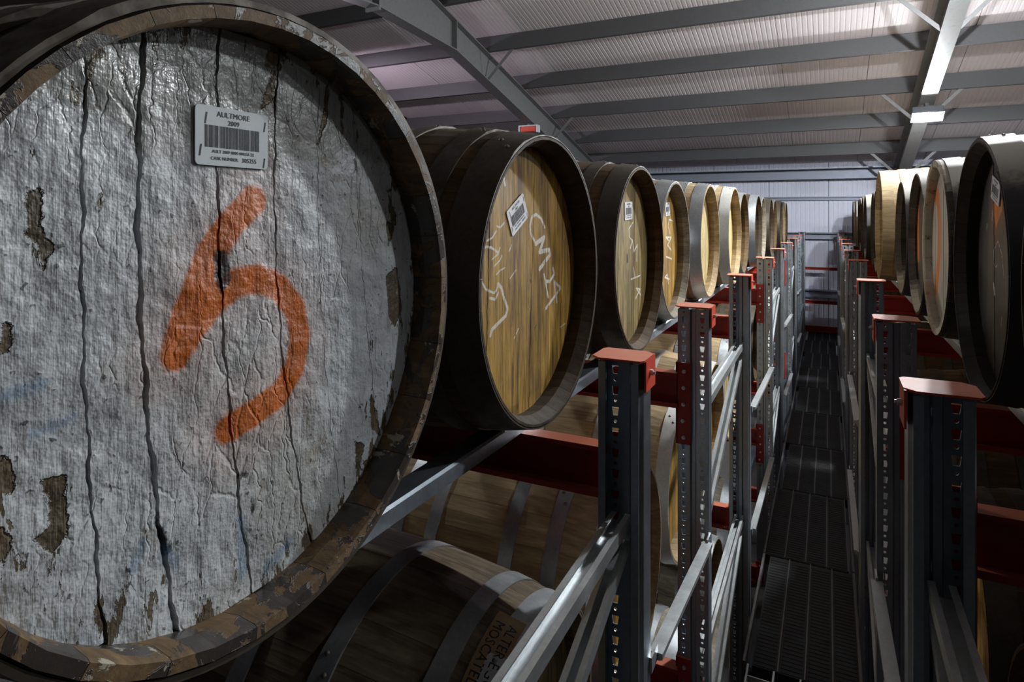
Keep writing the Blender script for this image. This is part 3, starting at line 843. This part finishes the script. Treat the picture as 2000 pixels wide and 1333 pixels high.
def cask(label, hx_, y, z, r0, side=1, rb=None, L=.90, stave='oak', hoop='hoop_dark', head='head_oak', recess=.062, th=.028, n_st=26,
         detail=2, hoops=((.002, .070), (.115, .160), (.255, .300)), lines=None, gaps=None, step=.02, marks=None, roll=0.0, seed=1, group='casks', lap=0.6, hoop_end=None, tip=.22, outer=None, ht=.003):
    """head rim at x = hx_, axis along X; side +1: head faces +X. z is the axis height"""
    rb = rb or r0 + .036
    rr = random.Random(seed)
    root = empty('cask', (hx_ - side * L / 2, y, z - rb), 0 if side > 0 else PI)
    tag(root, label, 'cask', group)
    loc = (L / 2, 0, rb)
    ro = r0 - .003
    rf = lambda x: ro + (rb - .003 - ro) * (1 - (2 * (-x / L) - 1) ** 2)
    nx = 14 if detail >= 2 else 8
    prof = [(-L * i / nx, rf(-L * i / nx)) for i in range(nx + 1)]
    prof = [(0, rf(0) - .002)] + [(-.006, rf(-.006))] + [(-.030, rf(-.030))] + prof[1:-1] + [(-L, rf(-L))]
    ms = M[stave]
    if detail >= 2:
        wts = [rr.choice((.8, 1.0, 1.0, 1.2)) for _ in range(n_st)]; sm = sum(wts)
        cache = {}; a = roll
        for wt in wts:
            ang = 2 * PI * wt / sm
            if wt not in cache: cache[wt] = stave_mesh('stave', prof, tip, ang, ms, th, outer=M[outer] if outer else None)
            link('stave', cache[wt], root, loc, (-(a + ang / 2), 0, 0)); a += ang
    else:
        mb = MB(); one = stave_mesh('tmp', prof, tip, 2 * PI / 20, ms, th)
        vs = [v.co.copy() for v in one.vertices]; fs = [tuple(p.vertices) for p in one.polygons]
        for i in range(20):
            R_ = Matrix.Rotation(roll + 2 * PI * i / 20, 4, 'X'); mb.add([R_ @ v for v in vs], fs)
        bpy.data.meshes.remove(one)
        link('body', mesh('body', mb.v, mb.f, ms), root, loc)
    hm = M[hoop]; hs = [(a, b) for a, b in hoops] + [(L - b, L - a) for a, b in hoops]
    for i, (a, b) in enumerate(hs):
        if detail < 2 and i > 3: break
        mt = M[hoop_end] if hoop_end and i in (0,) else hm
        me = ring_mesh('hoop', rf, -a, -b, ht, mt, 80 if detail >= 2 else 48, .20 if detail >= 2 else None)
        lp = lap + rr.uniform(-.25, .25)
        h = link('hoop', me, root, loc, (lp, 0, 0))
        if detail >= 2:
            for dx in (.32, .68):
                xx = -(a + (b - a) * (dx if b - a > .03 else .5)); aa = .05 if dx < .5 else .14
                R_ = rf(xx) + .0044
                link('rivet', RIVET, h, (xx, R_ * math.sin(aa), R_ * math.cos(aa)), (-aa, 0, 0))
    Rh = ro - th + .002 + (rf(-recess) - ro)
    if lines is None:
        nb = 6; wd = 2 * Rh / nb; tl = rr.uniform(-.03, .03)
        lines = [(-Rh + wd * (i + 1) + rr.uniform(-.02, .02), tl) for i in range(nb - 1)]
        gaps = [.0012] * (nb - 1)
    if detail >= 1:
        head_boards(root, loc, Rh, -recess, lines, step, M[head], marks or {}, gaps, rs=seed)
    bk = MB().prism([(Rh * .995 * math.cos(i * PI / 16), Rh * .995 * math.sin(i * PI / 16)) for i in range(32)], 'x', -L + recess, -L + recess + .02)
    bk.obj('back_head', ms, root, loc)
    return root, loc

ln = lambda pts, w: ('line', pts, w)
ar = lambda pts, w=0.0: ('area', pts, w)

# ---- the big white painted cask in front
m1 = {
 'orange': [ln([(0.007, 0.14), (-0.022, 0.115), (-0.05, 0.082), (-0.069, 0.043), (-0.085, 0.006), (-0.094, -0.026)], .0165),
            ln([(-0.091, -0.024), (-0.069, 0.003), (-0.047, 0.026), (-0.019, 0.042), (0.011, 0.045), (0.047, 0.031), (0.075, -0.002), (0.083, -0.04), (0.073, -0.079), (0.047, -0.106), (0.011, -0.118), (-0.029, -0.127)], .0155)],
 'bare': [ar([(-0.234, 0.143), (-0.225, 0.145), (-0.223, 0.121), (-0.227, 0.114), (-0.222, 0.111), (-0.22, 0.102), (-0.213, 0.097), (-0.218, 0.081), (-0.223, 0.072), (-0.226, 0.087), (-0.225, 0.096), (-0.232, 0.1), (-0.237, 0.109)]),
          ar([(-0.226, -0.113), (-0.205, -0.116), (-0.203, -0.143), (-0.201, -0.17), (-0.216, -0.182), (-0.23, -0.163), (-0.218, -0.157), (-0.216, -0.135)]),
          ar([(-0.255, -0.082), (-0.248, -0.087), (-0.244, -0.111), (-0.25, -0.117), (-0.262, -0.108)]),
          ar([(-0.266, -0.136), (-0.248, -0.148), (-0.246, -0.158), (-0.255, -0.175), (-0.266, -0.166)]),
          ar([(-0.253, 0.032), (-0.247, 0.029), (-0.248, 0.009), (-0.257, 0.007)]),
          ar([(0.187, -0.209), (0.212, -0.225), (0.204, -0.246), (0.222, -0.252), (0.216, -0.261), (0.198, -0.24)]),
          ar([(0.265, 0.114), (0.285, 0.105), (0.278, 0.081), (0.269, 0.073)]),
          ar([(0.265, 0.025), (0.292, 0.039), (0.305, -0.029), (0.288, -0.06), (0.272, -0.041)]),
          ar([(0.228, -0.144), (0.24, -0.187), (0.249, -0.221), (0.231, -0.208), (0.224, -0.175)]),
          ar([(0.155, -0.301), (0.187, -0.304), (0.176, -0.321), (0.163, -0.32)]),
          ar([(0.015, 0.251), (0.027, 0.288), (0.035, 0.309), (0.043, 0.272), (0.027, 0.253)], -.003),
          ln([(0.134, 0.301), (0.129, 0.257), (0.116, 0.22)], .002)],
 'knot': [ar([(-0.048, 0.085), (-0.033, 0.082), (-0.026, 0.063), (-0.029, 0.039), (-0.038, 0.028), (-0.047, 0.052)], -.0005), ln([(-.013, -.19), (.003, -.189)], .001), ln([(.058, -.138), (.072, -.120)], .001), ln([(.004, -.225), (.010, -.232), (.006, -.238), (.004, -.215)], .0008),
          ln([(-.118, -.19), (-.108, -.215), (-.100, -.24)], .003)],
 'blue': [ln([(-0.255, -0.031), (-0.24, -0.029), (-0.224, -0.028)], .005), ln([(-0.012, -0.243), (-0.008, -0.306)], .005), ln([(0.027, -0.317), (0.064, -0.303)], .005), ln([(-0.131, -0.212), (-0.141, -0.233)], .004), ln([(-0.094, -0.251), (-0.108, -0.233)], .005), ln([(-.23, -.07), (-.20, -.065)], .004)],
}
L1 = [(-.262, -.02), (-.1885, -.028, .14), (-.132, -.055, .20), (-.036, -.070, .16), (.047, -.088, .26), (.122, -.075, .20), (.213, -.12, .1)]
root, loc = cask('white painted cask with orange spray mark and barcode label, nearest in the left row', -.57, .536, CZ - .124, .358, L=.92, stave='peel', hoop='hoop_dark', head='head_white',
    recess=.055, th=.024, n_st=24, lines=L1, gaps=[.002, .0042, .0068, .0040, .0034, .0016, .0012], step=.0042, marks=m1, seed=3, hoops=((.004, .066), (.115, .160), (.26, .305)), ht=.0075, tip=.55, outer='oak_front', group='casks of the left top row')
put_label(root, loc, -.055 + .0015, (-.024, .212), .0)

# ---- second cask: golden oak with chalk marks
m2 = {'chalk': [ln([(0.119, 0.123), (0.094, 0.147), (0.062, 0.157), (0.039, 0.15), (0.028, 0.128), (0.032, 0.109), (0.055, 0.089)], .0040),
    ln([(0.062, 0.082), (0.115, 0.097), (0.086, 0.06), (0.148, 0.062), (0.152, 0.048), (0.086, 0.016)], .0061),
    ln([(0.115, -0.001), (0.141, -0.063)], .0038), ln([(0.174, 0.011), (0.183, -0.005), (0.152, -0.023), (0.124, -0.019)], .0043),
    ln([(0.127, -0.091), (0.228, -0.048), (0.183, -0.026), (0.19, -0.051), (0.201, -0.083)], .0043),
    ln([(-0.144, 0.071), (-0.177, 0.084), (-0.2, 0.087), (-0.211, 0.08), (-0.222, 0.048), (-0.22, 0.015), (-0.2, -0.006), (-0.165, -0.018), (-0.153, -0.014), (-0.144, -0.0)], .0027),
    ln([(-0.144, 0.0), (-0.129, -0.01), (-0.116, -0.035), (-0.097, -0.061), (-0.107, -0.077), (-0.174, -0.098), (-0.18, -0.11)], .0046),
    ln([(-0.183, -0.027), (-0.159, -0.033), (-0.144, -0.02)], .0032), ln([(-0.194, 0.099), (-0.171, 0.106), (-0.153, 0.12)], .0022), ln([(-0.174, 0.057), (-0.144, 0.068), (-0.135, 0.082)], .0019),
    ln([(-0.162, 0.042), (-0.135, 0.053), (-0.126, 0.064)], .0019), ln([(-0.153, 0.022), (-0.135, 0.03), (-0.113, 0.034)], .0019), ln([(-0.084, 0.006), (-0.051, 0.024)], .0016),
    ln([(-0.15, 0.13), (-0.132, 0.128), (-0.115, 0.138)], .0022), ln([(-0.091, 0.071), (-0.074, 0.085)], .0019), ln([(0.224, -0.157), (0.261, -0.152)], .0019), ln([(-0.061, -0.138), (-0.037, -0.118)], .0016), ln([(-.12, .25), (-.11, .225)], .004)],
  'knot': [ar([(.024, -.005), (.034, -.004), (.044, -.012), (.030, -.019)], -.003), ln([(.05, -.137), (.08, -.115)], .001)]}
root, loc = cask('golden oak cask with chalk letters CM1A beside the white painted cask', -.60, 1.398, CZ - .159, .347, rb=.388, stave='oak_dark', outer='oak', hoop='hoop_dark', head='head_oak', recess=.066,  # darker stave insides: shade within the rim put into the colour
    lines=[(-.19, .05), (-.085, .05), (.04, .06), (.15, .05), (.235, .05)], gaps=[.0010, .0008, .0012, .0010, .0010], step=.0026, marks=m2, seed=8, hoops=((.0, .078), (.112, .165), (.27, .32)), group='casks of the left top row', lap=.38)
put_label(root, loc, -.066 + .0015, (-.048, .157), .50, L_PLATE2)

# ---- third and fourth
m3 = {'chalk': [ln([(0.095, 0.132), (0.04, 0.109), (0.047, 0.078), (0.084, 0.061)], .0032), ln([(0.058, 0.035), (0.088, 0.064), (0.106, 0.02), (0.153, 0.043), (0.143, -0.02)], .0042), ln([(0.102, -0.042), (0.118, -0.084)], .0036), ln([(0.069, -0.085), (0.195, -0.081)], .003), ln([(0.125, -0.166), (0.195, -0.136), (0.136, -0.126), (0.212, -0.164)], .0032)],
      'knot': [ar([(.0, .02), (.03, .025), (.035, -.02), (.005, -.03)], -.006)]}
root, loc = cask('olive oak cask with small label and chalk letters, third in the left row', -.61, 2.28, CZ - .166, .338, rb=.378, stave='oak', hoop='hoop_dark', head='head_oak2', step=.0036, marks=m3, seed=14, group='casks of the left top row', lap=.3,
    lines=[(-.2, .03), (-.1, .03), (.0, .03), (.11, .03), (.21, .03)], gaps=[.001] * 5)
put_label(root, loc, -.062 + .0015, (.024, .176), .04, L_PLATE2)
m4 = {'chalk': [ln([(0.205, 0.138), (0.112, 0.148), (0.084, 0.116), (0.131, 0.074)], .004), ln([(0.094, 0.042), (0.041, 0.06), (0.156, 0.056), (0.076, 0.019), (0.156, -0.01)], .0045), ln([(0.041, -0.036), (0.168, -0.056)], .004), ln([(0.094, -0.178), (0.069, -0.127), (0.014, -0.137), (0.112, -0.155)], .004)]}
root, loc = cask('chalk-marked oak cask with grey hoop and half-hidden label, fourth in the left row', -.66, 3.10, CZ - .178, .333, rb=.372, stave='oak_grey', hoop='hoop_galv', head='head_oak', step=.005, marks=m4, seed=21, group='casks of the left top row', lap=.3)
put_label(root, loc, -.062 + .0015, (.066, .20), .05, L_PLATE2)
root, loc = cask('pale-headed oak cask with bright grey hoop, fifth in the left row', -.635, 3.94, CZ - .167, .341, rb=.38, stave='oak_pale', hoop='hoop_galv', head='head_pale', step=.02, seed=25, group='casks of the left top row', lap=.3)
mk = MB()
root, loc = cask('pale yellow oak cask with light zinc hoop, sixth in the left row', -.60, 4.78, CZ - .158, .345, rb=.384, stave='oak_pale', hoop='hoop_pale', head='head_pale', step=.02, seed=26, group='casks of the left top row', lap=.3)
far_l = [('oak', 'hoop_galv', 'head_oak2'), ('oak_dark', 'hoop_galv', 'head_oak'), ('oak_grey', 'hoop_galv', 'head_oak2'), ('oak_dark', 'hoop_dark', 'head_oak'), ('oak', 'hoop_galv', 'head_oak2'), ('oak_dark', 'hoop_dark', 'head_oak'), ('oak_pale', 'hoop_dark', 'head_pale'), ('oak', 'hoop_pale', 'head_oak')]
for i, (a, b, c) in enumerate(far_l):
    cask('distant %s cask, %s in the left row counting from the white one' % ({'oak': 'brown', 'oak_dark': 'dark', 'oak_grey': 'grey', 'oak_pale': 'pale'}[a], names[6 + i]), -.615 + random.uniform(-.02, .02), 5.63 + .82 * i, CZ - .165, .340, rb=.378, stave=a, hoop=b, head=c, detail=1, step=.05, seed=30 + i, group='casks of the left top row')

# ---- right row, heads facing the aisle
cask('dark cask cut off by the right edge of the picture', .36, 1.31, CZ - .15, .354, -1, stave='oak_black', hoop='hoop_black', head='head_black', step=.03, seed=40, group='casks of the right top row')
mr1 = {'orange': [ar([(-0.116, 0.182), (-0.016, 0.189), (-0.02, 0.157), (-0.057, 0.133), (-0.087, 0.106), (-0.108, 0.139)], -.002)], 'chalk': [ln([(-0.064, 0.074), (-0.108, 0.047), (-0.113, 0.01), (-0.09, -0.003), (-0.069, 0.007)], .0016), ln([(-0.064, 0.074), (-0.02, 0.04), (0.003, -0.022)], .0018), ln([(-.11, -.05), (-.10, -.08)], .004), ln([(-.12, .16), (-.13, .13)], .002), ln([(-.2, .1), (-.19, .12)], .002), ln([(-.02, -.13), (-.03, -.16)], .002)]}
root, loc = cask('black painted cask with barcode label and orange dab at right', .36, 2.108, CZ - .15, .354, -1, rb=.376, outer='oak_black', stave='oak_front', hoop='hoop_black', head='head_black', step=.0042, marks=mr1, seed=41, group='casks of the right top row', lap=.15, recess=.06)
put_label(root, loc, -.06 + .0015, (-.075, .214), -.30)
mr2 = {'orange': [ln([(-0.211, 0.208), (-0.144, 0.181), (-0.109, 0.08), (-0.129, -0.055), (-0.195, -0.163)], .035)]}
cask('cream painted cask with peeling rim and orange band, beside the black cask', .355, 2.84, CZ - .128, .332, -1, rb=.352, stave='peel_white', hoop='hoop_black', head='head_cream', step=.006, marks=mr2, seed=42, group='casks of the right top row', recess=.032, hoops=((.02, .075), (.115, .160), (.255, .300)), tip=.8, outer='oak_shade')
mr3 = {'orange': [ln([(-.27, .17), (-.28, .05), (-.27, -.08)], .03)]}
cask('slate grey cask with a faint orange streak, behind the cream one', .38, 3.64, CZ - .147, .343, -1, stave='oak_shade', hoop='hoop_black', head='head_black', step=.008, marks=mr3, recess=.04, seed=43, group='casks of the right top row')
cask('dark headed cask with pale staves, fourth along the right row', .385, 4.43, CZ - .148, .338, -1, stave='oak_shade', hoop='hoop_black', head='head_black', step=.03, seed=44, group='casks of the right top row')
cask('large ochre cask rising above its neighbours in the right row', .32, 5.24, CZ - .085, .388, -1, rb=.41, stave='oak_pale', hoop='oak_pale', head='head_oak2', step=.03, seed=45, group='casks of the right top row')
far_r = [('oak_black', 'hoop_black', 'head_black'), ('oak_dark', 'hoop_dark', 'head_black'), ('oak_black', 'hoop_black', 'head_oak'), ('oak_dark', 'hoop_dark', 'head_black'), ('oak_black', 'hoop_black', 'head_black'), ('oak', 'hoop_dark', 'head_oak'), ('oak_pale', 'hoop_pale', 'head_pale'), ('oak', 'hoop_pale', 'head_oak')]
for i, (a, b, c) in enumerate(far_r):
    cask('distant %s cask, %s along the right row beyond the large ochre one' % ({'oak': 'brown', 'oak_dark': 'dark brown', 'oak_black': 'black', 'oak_pale': 'pale'}[a], names[i]), .365 + random.uniform(-.02, .02), 6.08 + .82 * i, CZ - .15, .348, -1, stave=a, hoop=b, head=c, detail=1, step=.05, seed=50 + i, group='casks of the right top row')

# ---- middle and bottom tiers
ZL = CZ - 1.205
def alter_plaque(root, loc, rb, r0, L, z):
    """printed tan patch bent round the staves next to the head"""
    rf = lambda x: r0 + (rb - r0) * (1 - (2 * (-x / L) - 1) ** 2) + .0034
    xa, xb = -.012, -.075; a0, a1 = math.radians(4), math.radians(34)     # angle from the top towards -Y
    def P(x, a, d=0): r = rf(x) + d; return (x, -r * math.sin(a), r * math.cos(a))
    n, m = 10, 3; vs = []; fs = []
    for d in (0, .0012):
        for i in range(n + 1):
            for j in range(m + 1): vs.append(P(xa + (xb - xa) * j / m, a0 + (a1 - a0) * i / n, d))
    k = (n + 1) * (m + 1)
    for i in range(n):
        for j in range(m): q = i * (m + 1) + j; fs += [(q, q + 1, q + m + 2, q + m + 1), (k + q, k + q + m + 1, k + q + m + 2, k + q + 1)]
    pl = link('printed_patch', mesh('printed_patch', vs, fs, M['paper_tan']), root, loc); pl['label'] = 'tan patch with black capitals'
    tx = []; tf = []
    for body, xbase, sh in (('ALTER EGO', -.040, 0), ('MOSCATEL', -.068, 0)):
        v_, f_ = text_geo(body, .030); k = len(tx)
        for q in v_:
            a = (a0 + a1) / 2 + q.x / (rb)
            tx.append(P(xbase + q.y, a, .0018))
        tf += [tuple(i + k for i in q) for q in f_]
    link('lettering', mesh('lettering', tx, tf, M['ink']), pl)['kind'] = 'stuff'
low = [('weathered cask lettered ALTER EGO MOSCATEL on the middle tier, under the white one', 1.21, 'oak_mid', 'hoop_galv', 'head_oak2', -.55),
       ('beige oak cask with two grey hoops behind the nearest red beam', 2.06, 'oak_pale', 'hoop_galv', 'head_oak', -.57),
       ('brown oak cask on the middle tier between the first and second left uprights', 2.90, 'oak_pale', 'hoop_pale', 'head_oak', -.58),
       ('oak cask with white hoops on the middle tier behind the second left upright', 3.74, 'oak_pale', 'hoop_pale', 'head_oak', -.58),
       ('oak cask on the middle tier under the pale yellow one', 4.58, 'oak_pale', 'hoop_galv', 'head_pale', -.6),
       ('dark cask on the middle tier left of the third upright', 5.42, 'oak', 'hoop_dark', 'head_oak', -.6)]
for i, (lb, y, a, b, c, xh) in enumerate(low):
    r, l = cask(lb, xh, y, ZL, .345, rb=.39, stave=a, hoop=b, head=c, step=.03, seed=70 + i, group='casks of the left middle tier', lap=.62, hoops=((.0, .05), (.10, .145), (.33, .375)) if i == 0 else ((.0, .055), (.15, .195), (.29, .335)))
    if i == 0: alter_plaque(r, l, .39, .342, .90, ZL)
for i, y in enumerate((2.06, 2.90, 3.74, 4.58)):
    cask('cask on the bottom tier in the gloom, %s of the left rack' % names[i], -.58, y, CZ - 2.23, .345, rb=.385, stave='oak_grey', hoop='hoop_galv', head='head_oak', detail=1, step=.05, seed=80 + i, group='casks of the left bottom tier')
for i, y in enumerate([1.5 + .84 * k for k in range(13)]):
    cask('dim ochre cask on the middle tier, %s of the right rack' % names[i], .37, y, ZL, .345, -1, rb=.385, stave='oak', hoop='hoop_dark', head='head_oak', detail=2 if i < 2 else 1, step=.05, seed=90 + i, group='casks of the right middle tier')
for i in range(7):
    cask('distant cask on the middle tier, %s of the left rack' % names[6 + i], -.60, 6.26 + .84 * i, ZL, .345, rb=.385, stave=['oak', 'oak_pale', 'oak_grey'][i % 3], hoop='hoop_dark', head='head_oak', detail=1, step=.05, seed=110 + i, group='casks of the left middle tier')
